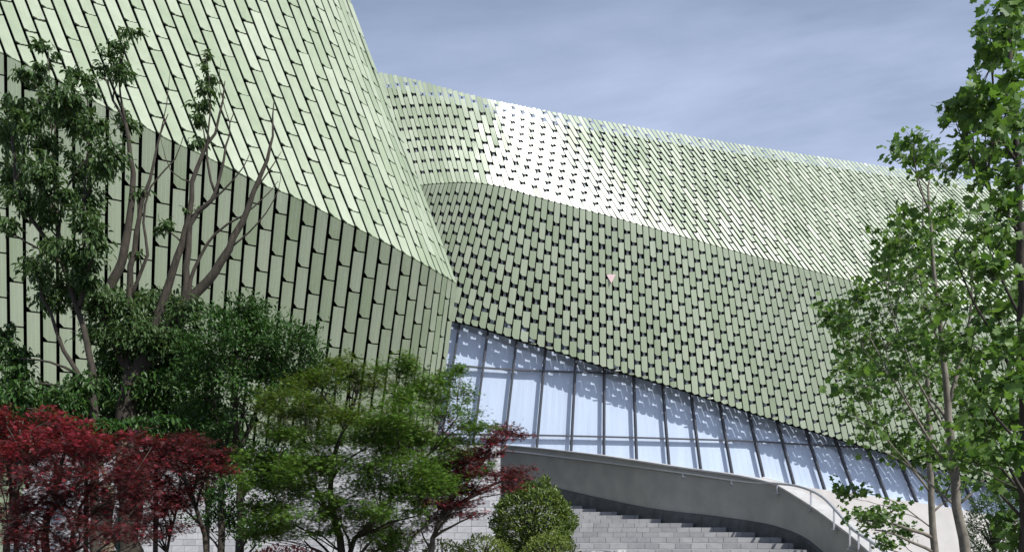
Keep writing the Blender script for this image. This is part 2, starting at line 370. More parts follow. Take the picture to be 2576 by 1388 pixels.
grid(SD, us, [lambda u, q=q: q*(hv('h', u)/hv('rd', u)) for q in np.linspace(0, .70, 7)], .60, M['steel'], 'lower_wall', hall)
# roof and rear wall close the hall
rv, rf_ = [], []
for u in us:
    p = SC(u, hv('t', u)/hv('rc', u)-.36)+np.array((0, .6, 0)); rv += [p, p+np.array((0, 30., 0)), np.array((p[0], p[1]+30., -.1))]
for i in range(len(us)-1): a = 3*i; rf_ += [(a, a+3, a+4, a+1), (a+1, a+4, a+5, a+2)]
e0 = 3*(len(us)-1); pr = SD(us[-1], hv('h', us[-1])/hv('rd', us[-1])); pl_ = SD(us[0], hv('h', us[0])/hv('rd', us[0]))
rv += [np.array((pr[0], pr[1], -.1)), np.array((rv[0][0], pl_[1]+1, -.1))]; rf_ += [(e0, e0+1, e0+2, len(rv)-2), (0, 1, 2, len(rv)-1)]
mk('roof', rv, rf_, M['steel'], hall)
# carrier rails behind the lower planks
for i in range(1, 7):
    rl = MB(); pts = []
    for u in np.arange(0, len(H)-1, 2.0):
        vm = hv('h', u)/hv('rd', u); v = vm*(i/9.0); p = SD(u, v)+np.array((0, .22, 0)); pts.append(p)
    rl.tube(pts, .035, 4); rl.build('carrier_rail', M['steel'], hall)
sb = MB()
for k in range(1, len(H)-1):
    vm = hv('h', k)/hv('rd', k); pr_ = []
    k_ = k+.0 
    for v in np.linspace(.05, vm-.12, 6): pr_.append(SD(k_, v)+np.array((0, .075, 0)))
    for a, b_ in zip(pr_[:-1], pr_[1:]):
        w = np.array((.075, 0, 0)); d_ = np.array((0, .04, 0)); sb.hexa([a-w, a+w, b_+w, b_-w, a-w+d_, a+w+d_, b_+w+d_, b_-w+d_])
sb.build('carrier_studs', M['steel'], hall, 'stuff')
# bottom edge beam following the lower rim
eb = MB(); eb.tube([SD(u, hv('h', u)/hv('rd', u)-.06)+np.array((0, .2, 0)) for u in np.arange(0, len(H)-1, 1.0)], .09, 6); eb.build('edge_beam', M['steel'], hall)
# ---- glazing: mullions lean as photographed
mb_x = [869, 949, 1029, 1109, 1190, 1270, 1351, 1437, 1519, 1601, 1682, 1761, 1840, 1920, 1997, 2074, 2150, 2231, 2306, 2382, 2458, 2534, 2612, 2690, 2770, 2850, 2930, 3010]
baseY = 1180.0
lean = spl([860, 1100, 1351, 1437, 1519, 1601, 1761, 1920, 1997, 2150, 2306, 2700], [-.26, -.16, -.088, -.05, -.005, .035, .13, .23, .265, .36, .42, .55])
byl = spl([1100, 1351, 1519, 1601, 1682, 1761, 1840, 1920, 1997, 2150, 2306, 2700], [1112, 1116, 1136, 1148, 1158, 1168, 1182, 1198, 1218, 1240, 1262, 1330])
tr1 = spl([1100, 1300, 1500, 1750, 1900, 2100, 2400, 2700], [1091, 1093, 1097, 1104, 1109, 1121, 1130, 1140])    # lower transom
tr2 = spl([1100, 1300, 1450, 1600, 1750, 2000, 2700], [915, 930, 935, 941, 950, 965, 1010])
def gpt(i, y, off=0.):   # point on mullion i at picture height y
    xb = mb_x[i]; x = xb-lean(xb)*(byl(xb)-y); return P(x, y, Yg(xb)+off)
def solve(i, fn):
    y = 1100.0
    for _ in range(20): y = fn(mb_x[i]-lean(mb_x[i])*(byl(mb_x[i])-y))
    return y
nm = len(mb_x); YT = [solve(i, lambda x: bot(x)-50) for i in range(nm)]
Y1 = [solve(i, tr1) for i in range(nm)]; Y2 = [solve(i, tr2) for i in range(nm)]; Y3 = [y-165 for y in Y2]
YB = [byl(x)+ (0 if x > 1900 else 25) for x in mb_x]
def bar(a, b, w, d0, d1, name, parent):
    a = np.array(a); b = np.array(b); t = nrm(b-a); n_ = np.array((.22, -.975, 0)); s = nrm(np.cross(t, n_)); mb = MB()
    mb.hexa([a-s*w-n_*d1, a+s*w-n_*d1, b+s*w-n_*d1, b-s*w-n_*d1, a-s*w+n_*d0, a+s*w+n_*d0, b+s*w+n_*d0, b-s*w+n_*d0]); mb.build(name, M['alu'], parent)
for i in range(nm):
    bar(gpt(i, YB[i]), gpt(i, YT[i]), .05, .13, .10, 'mullion', hall)
    if i+1 < nm:
        for Yl in (Y1, Y2, Y3):
            a, c = gpt(i, Yl[i]), gpt(i+1, Yl[i+1]); d = nrm(c-a); bar(a+d*.052, c-d*.052, .042, .10, .08, 'transom', hall)
        rows = [(YB, Y1), (Y1, Y2), (Y2, Y3), (Y3, YT)]
        for lo, hi in rows:
            a, bb, c, d = gpt(i, lo[i]), gpt(i+1, lo[i+1]), gpt(i+1, hi[i+1]), gpt(i, hi[i]); n_ = np.array((0, .012, 0)); g = MB()
            g.hexa([a, bb, c, d, a+n_, bb+n_, c+n_, d+n_]); g.build('window_pane', M['glass'], hall)
        # hanging curtain behind, softly folded
        cv, cf = [], []; nu, nv = 44, 8
        for q in range(nu+1):
            t = q/nu
            for r in range(nv+1):
                s_ = r/nv; a = gpt(i, YB[i]+60+(YT[i]-YB[i]-60)*s_); c = gpt(i+1, YB[i+1]+60+(YT[i+1]-YB[i+1]-60)*s_)
                p = a+(c-a)*(t*.996+.002); p[1] += .26+.004*math.sin(t*31+i*1.7+.4*s_)*(.6+.4*math.sin(s_*3+i))+.002*math.sin(t*67+i*3)
                cv.append(p)
        cf = [(q*(nv+1)+r, (q+1)*(nv+1)+r, (q+1)*(nv+1)+r+1, q*(nv+1)+r+1) for q in range(nu) for r in range(nv)]
        mk('curtain', cv, cf, M['curtain'], hall, None, True)
# plinth below the glass
pv, pf = [], []; xs_ = np.arange(1080, 3080, 40.0)
def plt_top(x): return byl(x)+(0 if x > 1900 else 25)
for x in xs_:
    t = P(x, plt_top(x), Yg(x)-.20); t2 = t+np.array((0, .9, 0)); bt = t.copy(); bt[2] = -.1; bt[1] -= .5; pv += [bt, t, t2]
pf = [(3*i, 3*i+3, 3*i+4, 3*i+1) for i in range(len(xs_)-1)]+[(3*i+1, 3*i+4, 3*i+5, 3*i+2) for i in range(len(xs_)-1)]
mk('plinth', pv, pf, M['plaster'], hall)
# pink rescue triangle fixed on the planks
c = P(1537, 700, 0.985*SD(int(np.interp(1530, hx, hk)), 2)[1]); tg = MB(); s_ = .27
c = P(1537, 699, SD(float(np.interp(1537, hx, hk)), (699-ycD(1537))/rowD(1537))[1]-.10)
A, B_, C_ = c+np.array((-s_*.95, 0, s_*.75)), c+np.array((s_*.95, 0, s_*.75)), c+np.array((.03, 0, -s_*1.05)); n_ = np.array((0, .03, 0))
tg.add([A, B_, C_, A+n_, B_+n_, C_+n_], [(0, 2, 1), (3, 4, 5), (0, 1, 4, 3), (1, 2, 5, 4), (2, 0, 3, 5)]); tg.build('rescue_triangle', M['pink'], hall)

# ------------------------------------------------------------------ stairs, curved wall, rail, stone wall
wallY = spl([1180, 1240, 1323, 1484, 1570, 1638, 1718, 1813, 1954, 2061, 2137, 2186, 2260], [38.5, 37.0, 35.0, 31.4, 29.2, 27.6, 26.3, 25.0, 22.8, 20.5, 18.8, 17.5, 15.7])
wtop = spl([1180, 1288, 1498, 1717, 1884, 1954, 2000, 2061, 2093, 2137, 2186, 2260], [1115, 1122, 1145, 1178, 1203, 1222, 1248, 1288, 1312, 1345, 1388, 1460])
wbase = spl([1180, 1323, 1484, 1638, 1813, 1954, 2024, 2061, 2186, 2260], [1180, 1210, 1248, 1280, 1301, 1327, 1357, 1388, 1500, 1570])
ws = np.concatenate((np.arange(1190, 1900, 24.), np.arange(1900, 2262, 9.)))
top = [P(x, wtop(x), wallY(x)) for x in ws]; base = [P(x, wbase(x), wallY(x)) for x in ws]
def wn_(i):
    a = top[max(i-1, 0)]; b = top[min(i+1, len(top)-1)]; t = nrm((b-a)*np.array((1, 1, 0))); return np.array((t[1], -t[0], 0.))   # towards the stairs
wroot = root('curved_wall', (6, 23, 0), 'curved grey rendered wall running down beside the stone stairs', 'wall')
v = []; f = []
for i in range(len(ws)):
    n_ = wn_(i); t, bs = top[i], base[i]; o = -n_*.30
    hgt = t[2]+.1; bt = np.array((t[0], t[1], -.1))-n_*.10*hgt; v += [bt, t, t+o, bt+o]
for i in range(len(ws)-1):
    a = 4*i; f += [(a, a+1, a+5, a+4), (a+1, a+2, a+6, a+5), (a+2, a+3, a+7, a+6)]
mk('wall_body', v, f, M['concrete'], wroot, None, True)
v = []; f = []
cw = lambda x: float(np.interp(x, [1200, 1850, 2000, 2200], [.30, .32, .42, .50]))
for i in range(len(ws)):
    n_ = wn_(i); t = top[i]; o = -n_*(cw(ws[i])); e = n_*.035; h0 = np.array((0, 0, .003)); h = np.array((0, 0, .055))
    v += [t+e+h0, t+e+h, t+o+h, t+o+h0]
for i in range(len(ws)-1):
    a = 4*i
    for q in range(4): f.append((a+q, a+(q+1) % 4, a+4+(q+1) % 4, a+4+q))
mk('coping', v, f, M['coping'], wroot)
# skirting: dark stone segments standing proud of the wall foot
L_ = 0; seg = []
for i in range(0, len(ws)-2, 2):
    j = i+2; ni, nj = wn_(i), wn_(j); a, b_ = base[i], base[j]; g = (b_-a)*.006; d = .16; mb = MB()
    def q(p, n_, dd, z): r = p+n_*(dd-.13); return np.array((r[0], r[1], z))
    a0, b0_ = a+g, b_-g
    mb.hexa([q(a0, ni, d, -.05), q(b0_, nj, d, -.05), q(b0_, nj, d, b0_[2]), q(a0, ni, d, a0[2]), q(a0, ni, .004, -.05), q(b0_, nj, .004, -.05), q(b0_, nj, .004, b0_[2]+.03), q(a0, ni, .004, a0[2]+.03)])
    mb.build('skirting_stone', M['skirt'], wroot)
rail = root('handrail', tuple(P(2000, 1240, 20.6)), 'grey tubular handrail following the curved wall down the stairs', 'handrail')
rx = [1190, 1288, 1500, 1725, 1884, 1954, 2015, 2069, 2108, 2142, 2186, 2231, 2290]; ry = [1124, 1132, 1157, 1187, 1209, 1213, 1222, 1247, 1286, 1325, 1355, 1388, 1432]
ryf = spl(rx, ry); rY = lambda x: wallY(min(x*.985+20, x))-.10 if x < 1950 else float(np.interp(x, [1950, 2015, 2069, 2108, 2142, 2186, 2231, 2290], [wallY(1950)-.10, 21.5, 20.3, 19.2, 18.25, 17.35, 16.5, 15.4]))
rp = [P(x, ryf(x)+2, rY(x)) for x in np.concatenate((np.arange(1190, 1950, 20.), np.arange(1950, 2290, 7.)))]
mb = MB(); mb.tube(rp, .034, 10); mb.build('rail', M['rail'], rail, None, True)
for bx in (1718, 1840, 1955, 2040, 2098, 2138, 2160, 2190, 2222):
    p = P(bx, ryf(bx)+2, rY(bx)); yy = rY(bx)
    # drop plate then a foot into the wall face
    hgt = .12 if bx < 1900 else (.26 if bx < 2000 else .5)
    mb = MB(); mb.box((p[0]-.02, p[1]-.012, p[2]-hgt), (p[0]+.02, p[1]+.012, p[2]-.02))
    mb.box((p[0]-.03, p[1]-.03, p[2]-hgt-.03), (p[0]+.14, p[1]+.10, p[2]-hgt+.001)); mb.build('bracket', M['rail'], rail)
# staircase
st = root('staircase', (3.5, 20, 0), 'wide grey granite steps rising along the curved wall', 'stairs')
XE = spl([-8, -4, 0, 1, 2, 3, 4, 5, 6, 7, 8, 9, 10, 14], [7.5, 7.5, 7.3, 7.37, 7.44, 7.05, 6.51, 5.75, 4.92, 4.35, 3.74, 3.08, 2.68, 1.0])
for i in range(-8, 14):
    Y0 = 20+1.15*i; zt = 1.08+.145*i; x0 = -.3; x1 = XE(i)+.12
    if zt-.145 < -.1: continue
    lo = MB(); lo.box((x0, Y0+.05, max(-.02, zt-.7)), (x1, Y0+1.8, zt-.02)); stp = lo.build('step', M['mortar'], st)
    x = x0-random.uniform(0, .3)
    while x < x1-.02:
        w = random.uniform(.36, .50); a, b_ = max(x, x0), min(x+w, x1); j = random.uniform(-.004, .004)
        if b_-a > .05:
            mb = MB(); mb.box((a+.005, Y0+j, zt-.139), (b_-.005, Y0+1.15+j-.01, zt+j*.5)); mb.build('stone', M['step'], stp)
        x += w
mk('landing', [(-.3, 36.1, 2.96), (1.2, 36.1, 2.96), (1.2, 38.5, 2.96), (-.3, 38.5, 2.96), (-.3, 36.1, 0), (1.2, 36.1, 0)], [(0, 1, 2, 3), (0, 4, 5, 1)], M['mortar'], st)
# battered stone wall behind the planting
sw = root('stone_wall', (-5, 20.5, 0), 'pale battered stone block wall behind the maples, below the green wing', 'wall')
out = []; zz = .0; r = 0
def SW(x, z, o=0): return np.array((x, 20.2+.25*(-x)*.12+.32*z-o, z))
while zz < 3.75:
    hh = .168; x = -13-(r % 2)*.17
    while x < -.32:
        w = .34+random.uniform(-.05, .05); a, b_ = x+.004, min(x+w-.004, -.32); j = random.uniform(0, .012)
        if b_-a > .06:
            z0, z1 = zz+.004, zz+hh-.004
            c = [SW(a, z0, j+.03), SW(b_, z0, j+.03), SW(b_, z1, j+.03), SW(a, z1, j+.03)]; bk = [p+np.array((0, .1, 0)) for p in c]
            m_ = MB(); m_.hexa(c+bk); px, py = PX(c[0]); out.append((area_in_frame(c)*(1 if px > 380 else .2), (m_.v, m_.f)))
        x += w
    zz += hh; r += 1
place_panels(out, M['block'], sw, 'stone_block', 'stone_blocks')
mk('wall_core', [SW(-13, 0), SW(-.31, 0), SW(-.31, zz), SW(-13, zz), SW(-.31, zz)+np.array((0, .5, 0)), SW(-13, zz)+np.array((0, .5, 0)), SW(-.31, 0)+np.array((0, 2.0, 0))], [(0, 1, 2, 3), (3, 2, 4, 5), (1, 6, 4, 2)], M['mortar'], sw)
# pale kerb at the foot of the stairs
kb = MB(); pts = [(.6, 14.2), (1.2, 14.35), (1.75, 14.7), (2.1, 15.2), (2.3, 15.9)]
for i in range(4):
    a, b_ = np.array(pts[i]), np.array(pts[i+1]); d = (b_-a)/np.linalg.norm(b_-a); n2 = np.array((-d[1], d[0]))*.14
    kb = MB(); c0 = [(*(a+d*.004), -.02), (*(b_-d*.004), -.02), (*(b_-d*.004), 1.2), (*(a+d*.004), 1.2)]; c1 = [(p[0]+n2[0], p[1]+n2[1], p[2]) for p in c0]
    if i == 0: kr = root('planter_kerb', (1.5, 14.7, 0), 'pale curved stone kerb between the round bush and the steps', 'kerb')
    kb.hexa(c0+c1); kb.build('kerb_stone', M['coping'], kr)

# ------------------------------------------------------------------ vegetation
def tpl(pts, tris, fold=.0): 
    v = np.array([(x, y, abs(x)*fold-.18*y*y*fold*2) for x, y in pts]); return v, tris
# leaves lie in x (across) / y (along), base at origin, length 1
def leaf_ellipse(w=.36, fold=.5, droop=.25):
    ys = [0, .22, .5, .78, 1.0]; ws_ = [0, .75, 1, .62, 0]; pts = [(0, 0)]
    v = [(0, 0, 0), (0, .5, 0), (0, 1, 0)]
    L1 = [(-w/2*.85, .25), (-w/2, .55), (-w/2*.5, .83)]; R1 = [(-x, y) for x, y in L1]
    v = [(0, 0, 0), (0, .5, -droop*.25), (0, 1, -droop)]+[(x, y, fold*abs(x)-droop*y*y) for x, y in L1]+[(x, y, fold*abs(x)-droop*y*y) for x, y in R1]
    f = [(0, 1, 4, 3), (1, 2, 5, 4), (0, 6, 7, 1), (1, 7, 8, 2)]
    return np.array(v), f
def leaf_palm(lobes=7, narrow=.16, droop=.3):
    v = [(0, 0, 0)]; f = []
    angs = np.radians(np.linspace(-118, 118, lobes)); 
    for a in angs:
        r = .62*(1-.42*(abs(a)/2.06)**1.5); t = np.array((math.sin(a), math.cos(a))); s = np.array((t[1], -t[0]))
        m_ = t*r*.5; n = len(v); c = np.array((0, .22))*0
        v += [(*(m_-s*narrow*.42), -.02), (*(t*r), -droop*r*r), (*(m_+s*narrow*.42), -.02)]; f.append((0, n, n+1, n+2))
    return np.array(v)+np.array((0, .3, 0)), f
def leaf_tulip():
    o = [(0, .02), (.20, .0), (.52, .10), (.40, .34), (.36, .50), (.58, .72), (.34, .74), (.30, 1.0), (0, .84)]
    pts = o+[(-x, y) for x, y in o[1:-1][::-1]]; c = (0, .42)
    v = [(c[0], c[1], 0)]+[(x*.92, y, .22*abs(x)-.16*(y-.4)**2) for x, y in pts]; n = len(pts)
    return np.array(v), [(0, 1+i, 1+(i+1) % n) for i in range(n)]
T_EL = leaf_ellipse(.36); T_EL2 = leaf_ellipse(.40, .3, .1); T_PALM = leaf_palm(); T_TUL = leaf_tulip()
def leaves_build(parent, pos, dirs, nors, sizes, T, mats, midx, n_ind=300, keep=None):
    """n_ind largest-looking leaves are objects, the rest one mesh per material"""
    tv, tf = T; pos = np.array(pos); dirs = np.array(dirs); nors = np.array(nors); sizes = np.array(sizes); midx = np.array(midx)
    dirs /= np.linalg.norm(dirs, axis=1)[:, None]+1e-9
    nors = nors-dirs*np.sum(nors*dirs, axis=1)[:, None]; nors /= np.linalg.norm(nors, axis=1)[:, None]+1e-9
    xs = np.cross(dirs, nors)
    px = CX+F*pos[:, 0]/pos[:, 1]; py = HZ-F*(pos[:, 2]-EYE)/pos[:, 1]; inside = (px > 0) & (px < 2576) & (py > 0) & (py < 1388)
    facing = np.abs(np.sum(nors*(pos-np.array((0, 0, EYE))), axis=1))/pos[:, 1]
    score = np.where(inside, sizes/pos[:, 1]*(.4+facing)+.02*(sizes/pos[:, 1]), 0); 
    # prefer leaves in front of the crown
    score = score*np.where(inside, 1.5-(pos[:, 1]-pos[:, 1].min())/(np.ptp(pos[:, 1])+1e-6), 0)
    order = np.argsort(-score); ind = set(order[:n_ind].tolist()); pl = wloc(parent)
    meshes = []
    for m_ in mats:
        me = bpy.data.meshes.new('leaf'); me.from_pydata([tuple(a) for a in tv], [], tf); me.materials.append(m_); meshes.append(me)
    for i in order[:n_ind]:
        o = bpy.data.objects.new('leaf', meshes[midx[i]]); o.parent = parent; COL.objects.link(o)
        R = Matrix((xs[i]*sizes[i], dirs[i]*sizes[i], nors[i]*sizes[i])).transposed().to_4x4(); R.translation = Vector(pos[i]-pl); o.matrix_local = R
    nvt = len(tv)
    for mi, m_ in enumerate(mats):
        sel = np.array([i for i in range(len(pos)) if i not in ind and midx[i] == mi], int)
        if not len(sel): continue
        V = (tv[None, :, 0, None]*xs[sel][:, None, :]+tv[None, :, 1, None]*dirs[sel][:, None, :]+tv[None, :, 2, None]*nors[sel][:, None, :])*sizes[sel][:, None, None]+pos[sel][:, None, :]-pl
        me = bpy.data.meshes.new('foliage'); ns = len(sel); me.vertices.add(ns*nvt); me.vertices.foreach_set('co', V.reshape(-1))
        lens = [len(q) for q in tf]; flat = np.concatenate([np.array(q) for q in tf]); nl = len(flat)
        me.loops.add(ns*nl); me.loops.foreach_set('vertex_index', (flat[None, :]+(np.arange(ns)*nvt)[:, None]).reshape(-1).astype(np.int32))
        me.polygons.add(ns*len(tf)); st_ = np.concatenate(([0], np.cumsum(lens)[:-1]))
        me.polygons.foreach_set('loop_start', (st_[None, :]+(np.arange(ns)*nl)[:, None]).reshape(-1).astype(np.int32))
        me.materials.append(m_); me.update(calc_edges=True); me.validate()
        o = bpy.data.objects.new('foliage', me); o.parent = parent; COL.objects.link(o); o['kind'] = 'stuff'
def plant(name, label, cat, group, Y, stems, blobs, n, size, T, mats, matpick, barkm, spread=1.0, style='droop', twig_r=.004, n_ind=300, bs=(1., 1.), dup=0, twigs=9, base=None, inner=.35, attach_up=.3):
    """stems: [([(x,y[,dY])..], r0, r1)] traced in photo units at distance Y; the first one is rooted in the ground"""
    limb = []; tk = MB(); br = MB()
    for si, (pl, r0, r1) in enumerate(stems):
        pts = [P(p[0], p[1], Y+(p[2] if len(p) > 2 else 0)) for p in pl]
        if si == 0 or (pl[0][1] >= 1380):
            b_ = pts[0].copy(); b_[2] = -.05; 
            if pts[0][2] > .1: pts = [b_]+pts
        elif limb:
            q0 = np.array([p for p, _ in limb]); pts[0] = q0[int(np.argmin(np.linalg.norm(q0-pts[0], axis=1)))].copy()
        # resample with a little wander
        q = []; 
        for i in range(len(pts)-1):
            m_ = max(2, int(np.linalg.norm(pts[i+1]-pts[i])/.25)); 
            for t in range(m_): 
                a = t/m_; p0 = pts[max(i-1, 0)]; p3 = pts[min(i+2, len(pts)-1)]; p1, p2 = pts[i], pts[i+1]
                q.append(.5*((2*p1)+(-p0+p2)*a+(2*p0-5*p1+4*p2-p3)*a*a+(-p0+3*p1-3*p2+p3)*a**3)+(RNG.normal(0, r0*.14, 3) if (i or t) else 0))
        q.append(pts[-1]); q = np.array(q); rr = np.linspace(r0, r1, len(q))
        if pts[0][2] < 0: rr[0] *= 1.35
        (tk if si == 0 else br).tube(q, rr, 9 if r0 > .04 else 5)
        for p, r_ in zip(q, rr): limb.append((p, r_))
    LP = np.array([p for p, _ in limb]); LR = np.array([r for _, r in limb])
    pos, dr, nr, sz, mi = [], [], [], [], []
    blobs = [(b_[0], b_[1], b_[2]*bs[0], b_[3]*bs[1])+tuple(b_[4:]) for b_ in blobs]
    for b_ in list(blobs):
        for _ in range(dup):
            blobs.append((b_[0]+RNG.normal(0, .55*b_[2]), b_[1]+abs(RNG.normal(0, .9*b_[3]))*.8+2, b_[2]*RNG.uniform(.5, .9), b_[3]*RNG.uniform(.5, .9), None)+tuple(b_[5:]))
    wts = np.array([b_[2]*b_[3]*(b_[5] if len(b_) > 5 else 1) for b_ in blobs], float); wts /= wts.sum()
    for bi, b_ in enumerate(blobs):
        x, y, rx_, ry_ = b_[:4]; dY = b_[4] if len(b_) > 4 and b_[4] is not None else RNG.uniform(-1, 1)*spread
        c = P(x, y, Y+dY); rad = np.array((rx_/F*Y, .5*(rx_+ry_)/F*Y, ry_/F*Y))
        low = c-np.array((0, 0, rad[2]*.6))
        cost = np.linalg.norm(LP-low, axis=1)+np.maximum(0, LP[:, 2]-(low[2]-attach_up))*3-.0*LR
        k = int(np.argmin(cost)); a = LP[k]; r0 = min(LR[k]*.6, .012+.03*np.linalg.norm(c-a)/2)+.002
        dist = np.linalg.norm(low-a)
        if dist > .12:
            mid = (a+low)/2+np.array((0, 0, .08*dist))+RNG.normal(0, .05*dist, 3); ts = np.linspace(0, 1, max(4, int(dist/.15)))
            cur = [(1-t)**2*a+2*t*(1-t)*mid+t*t*low+RNG.normal(0, .008, 3)*(0 < t < 1) for t in ts]
            br.tube(cur, np.linspace(r0, max(.004, r0*.4), len(cur)), 5)
            for p in cur[len(cur)//3::2]: LP = np.vstack((LP, p)); LR = np.append(LR, r0*.5)
        nb = int(n*wts[bi])+1; nt = max(3, int(twigs*math.sqrt(wts[bi]*len(blobs)))); per = max(1, nb//nt)
        for t in range(nt):
            v_ = RNG.normal(0, 1, 3); v_ /= np.linalg.norm(v_); v_[2] = v_[2]*.9+.15; 
            e = c+v_*rad*RNG.uniform(.55, 1.1); s0 = low+(c-low)*RNG.uniform(0, .8)
            mid = (s0+e)/2+np.array((0, 0, .12*np.linalg.norm(e-s0)))
            cu = [(1-q)**2*s0+2*q*(1-q)*mid+q*q*e for q in np.linspace(0, 1, 5)]
            br.tube(cu, np.linspace(twig_r, twig_r*.35, 5), 3, False)
            for l in range(per):
                q = RNG.uniform(inner, 1.03); pp = (1-q)**2*s0+2*q*(1-q)*mid+q*q*e
                tan = nrm(2*(1-q)*(mid-s0)+2*q*(e-mid)); sc = .24 if style == 'pad' else .24
                pp = pp+RNG.normal(0, 1, 3)*rad*sc*(np.array((1.2, 1.2, .8)) if style == 'pad' else 1)
                out_ = RNG.normal(0, 1, 3)
                if style == 'droop': d_ = tan*.5+out_*.55+np.array((0, 0, -.75)); n__ = np.array((0, -.15, 1.))+RNG.normal(0, .5, 3)+out_*.3
                elif style == 'pad': d_ = tan*.4+out_*np.array((1, 1, .35))+np.array((0, 0, -.15)); n__ = np.array((0, 0, 1.))+RNG.normal(0, .38, 3)
                elif style == 'up': d_ = tan*.7+out_*.7+np.array((0, 0, .25)); n__ = np.array((0, -.2, 1.))+RNG.normal(0, .6, 3)
                else: d_ = out_+np.array((0, -.1, -.35)); n__ = np.array((0, -.35, .8))+RNG.normal(0, .6, 3)
                pos.append(pp); dr.append(d_); nr.append(n__); sz.append(size*RNG.uniform(.6, 1.25)); mi.append(matpick(x, y))
    if base is None: base = P(stems[0][0][0][0], 1388, Y+(stems[0][0][0][2] if len(stems[0][0][0]) > 2 else 0))
    rt = root(name, (float(base[0]), float(base[1]), 0.0), label, cat, group)
    tk.build('trunk', barkm, rt, None, True); 
    if br.v: br.build('branches', barkm, rt, None, True)
    leaves_build(rt, pos, dr, nr, sz, T, mats, mi, n_ind)
    return rt
one = lambda x, y: 0
# camphor with bare upper limbs
plant('camphor_tree', 'tall many stemmed tree with bare twiggy limbs on its right side, against the green wing', 'tree', 'trees at left', 16,
 [([(325, 1388), (318, 1060), (322, 990), (345, 930), (375, 895)], .26, .17),
  ([(375, 895), (420, 840), (472, 767), (520, 706), (576, 627), (638, 485), (672, 400), (683, 340), (689, 255)], .13, .010),
  ([(330, 960), (290, 850), (262, 790), (286, 708), (319, 612), (332, 434), (321, 316), (286, 255), (263, 194)], .13, .014),
  ([(345, 930), (330, 800), (326, 708), (345, 590), (357, 510), (385, 420), (403, 337), (423, 286)], .09, .008),
  ([(375, 895), (400, 780), (428, 708), (474, 551), (485, 459), (510, 390), (536, 332), (560, 250), (566, 204)], .10, .009),
  ([(440, 815), (469, 708), (479, 561), (520, 515), (541, 485), (561, 398), (575, 340), (587, 286)], .08, .008),
  ([(472, 767), (480, 700), (540, 590), (640, 520), (700, 455)], .045, .006),
  ([(345, 760), (370, 640), (360, 560), (380, 470), (440, 400), (462, 340)], .04, .006),
  ([(474, 551), (560, 480), (612, 420), (630, 380)], .03, .004), ([(638, 485), (690, 410), (708, 380)], .022, .003), ([(576, 627), (650, 560), (700, 480), (705, 430)], .022, .003),
  ([(541, 485), (520, 400), (530, 250), (515, 130)], .028, .006), ([(321, 316), (300, 200), (320, 90)], .028, .006),
  ([(403, 337), (420, 260), (428, 170)], .014, .003), ([(566, 300), (552, 220), (556, 150)], .012, .003), ([(485, 459), (430, 430), (400, 330)], .016, .003)],
 [(330, 85, 34, 14, .2), (300, 115, 26, 22, 0), (288, 150, 32, 30, .1), (300, 182, 34, 26, -.2), (268, 178, 22, 22, .2), (518, 150, 14, 18, .2), (524, 188, 20, 22, .1), (520, 222, 26, 20, 0), (512, 262, 34, 20, .1), (505, 300, 26, 16, 0), (496, 352, 32, 18, .2),
  (345, 480, 26, 18, 0, .5), (412, 568, 30, 18, .1), (352, 640, 22, 14, .1, .6), (480, 528, 22, 12, .1, .5), (318, 308, 40, 26, .3),
  (250, 745, 90, 40), (330, 790, 100, 55), (400, 760, 80, 45), (350, 850, 100, 60), (300, 900, 70, 60), (430, 850, 70, 60), (410, 940, 80, 70), (470, 900, 60, 70), (250, 840, 50, 40), (470, 780, 50, 40), (350, 980, 110, 60), (450, 1010, 90, 60), (250, 1010, 80, 50)],
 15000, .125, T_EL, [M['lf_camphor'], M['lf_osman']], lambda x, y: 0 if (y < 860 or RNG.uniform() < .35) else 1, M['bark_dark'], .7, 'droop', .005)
plant('camphor_tree', 'leafy many stemmed tree at the left edge, its crown in separate drooping tufts', 'tree', 'trees at left', 15,
 [([(238, 1388), (236, 990), (222, 870), (196, 780), (172, 700), (133, 622), (82, 551), (40, 470), (36, 400), (31, 296)], .10, .02),
  ([(190, 770), (170, 700), (153, 612), (130, 520), (90, 450), (46, 408)], .05, .012), ([(172, 710), (150, 600), (138, 459), (140, 286)], .05, .010), ([(200, 800), (215, 690), (210, 560), (215, 430)], .05, .012), ([(188, 966), (160, 880), (129, 789), (100, 740)], .055, .02),
  ([(150, 600), (165, 480), (235, 380), (300, 320)], .02, .006), ([(138, 459), (128, 300), (122, 150)], .018, .005), ([(40, 470), (70, 350), (100, 230)], .018, .005), ([(215, 430), (225, 320), (215, 190)], .018, .005)],
 [(121, 122, 34, 16, .1), (108, 160, 22, 14, .1), (60, 185, 36, 16, 0), (84, 200, 30, 18, .3), (185, 172, 30, 12, .1), (210, 200, 34, 24, 0), (150, 250, 50, 36), (40, 262, 50, 26), (165, 215, 22, 14), (95, 285, 24, 20), (240, 225, 18, 18), (145, 290, 46, 26), (150, 268, 50, 22), (22, 330, 40, 60), (60, 300, 44, 30),
  (98, 350, 52, 40), (195, 315, 46, 36), (235, 320, 40, 26), (220, 420, 56, 40), (262, 390, 50, 46), (100, 425, 60, 40), (40, 440, 40, 50), (60, 500, 56, 40), (150, 480, 50, 30), (225, 500, 36, 50), (215, 560, 34, 46), (110, 540, 40, 34), (20, 560, 30, 30), (240, 610, 30, 34),
  (150, 620, 50, 36), (205, 655, 54, 36), (95, 680, 50, 40), (120, 740, 44, 44), (180, 720, 40, 30), (215, 700, 50, 40), (20, 880, 50, 40), (40, 935, 60, 36), (30, 990, 60, 50), (210, 960, 50, 30), (90, 1000, 90, 46), (175, 1010, 60, 40), (10, 830, 30, 24)],
 14000, .13, T_EL, [M['lf_camphor'], M['lf_osman']], lambda x, y: 0 if (y < 800 or RNG.uniform() < .3) else 1, M['bark_dark'], .9, 'droop', .005)
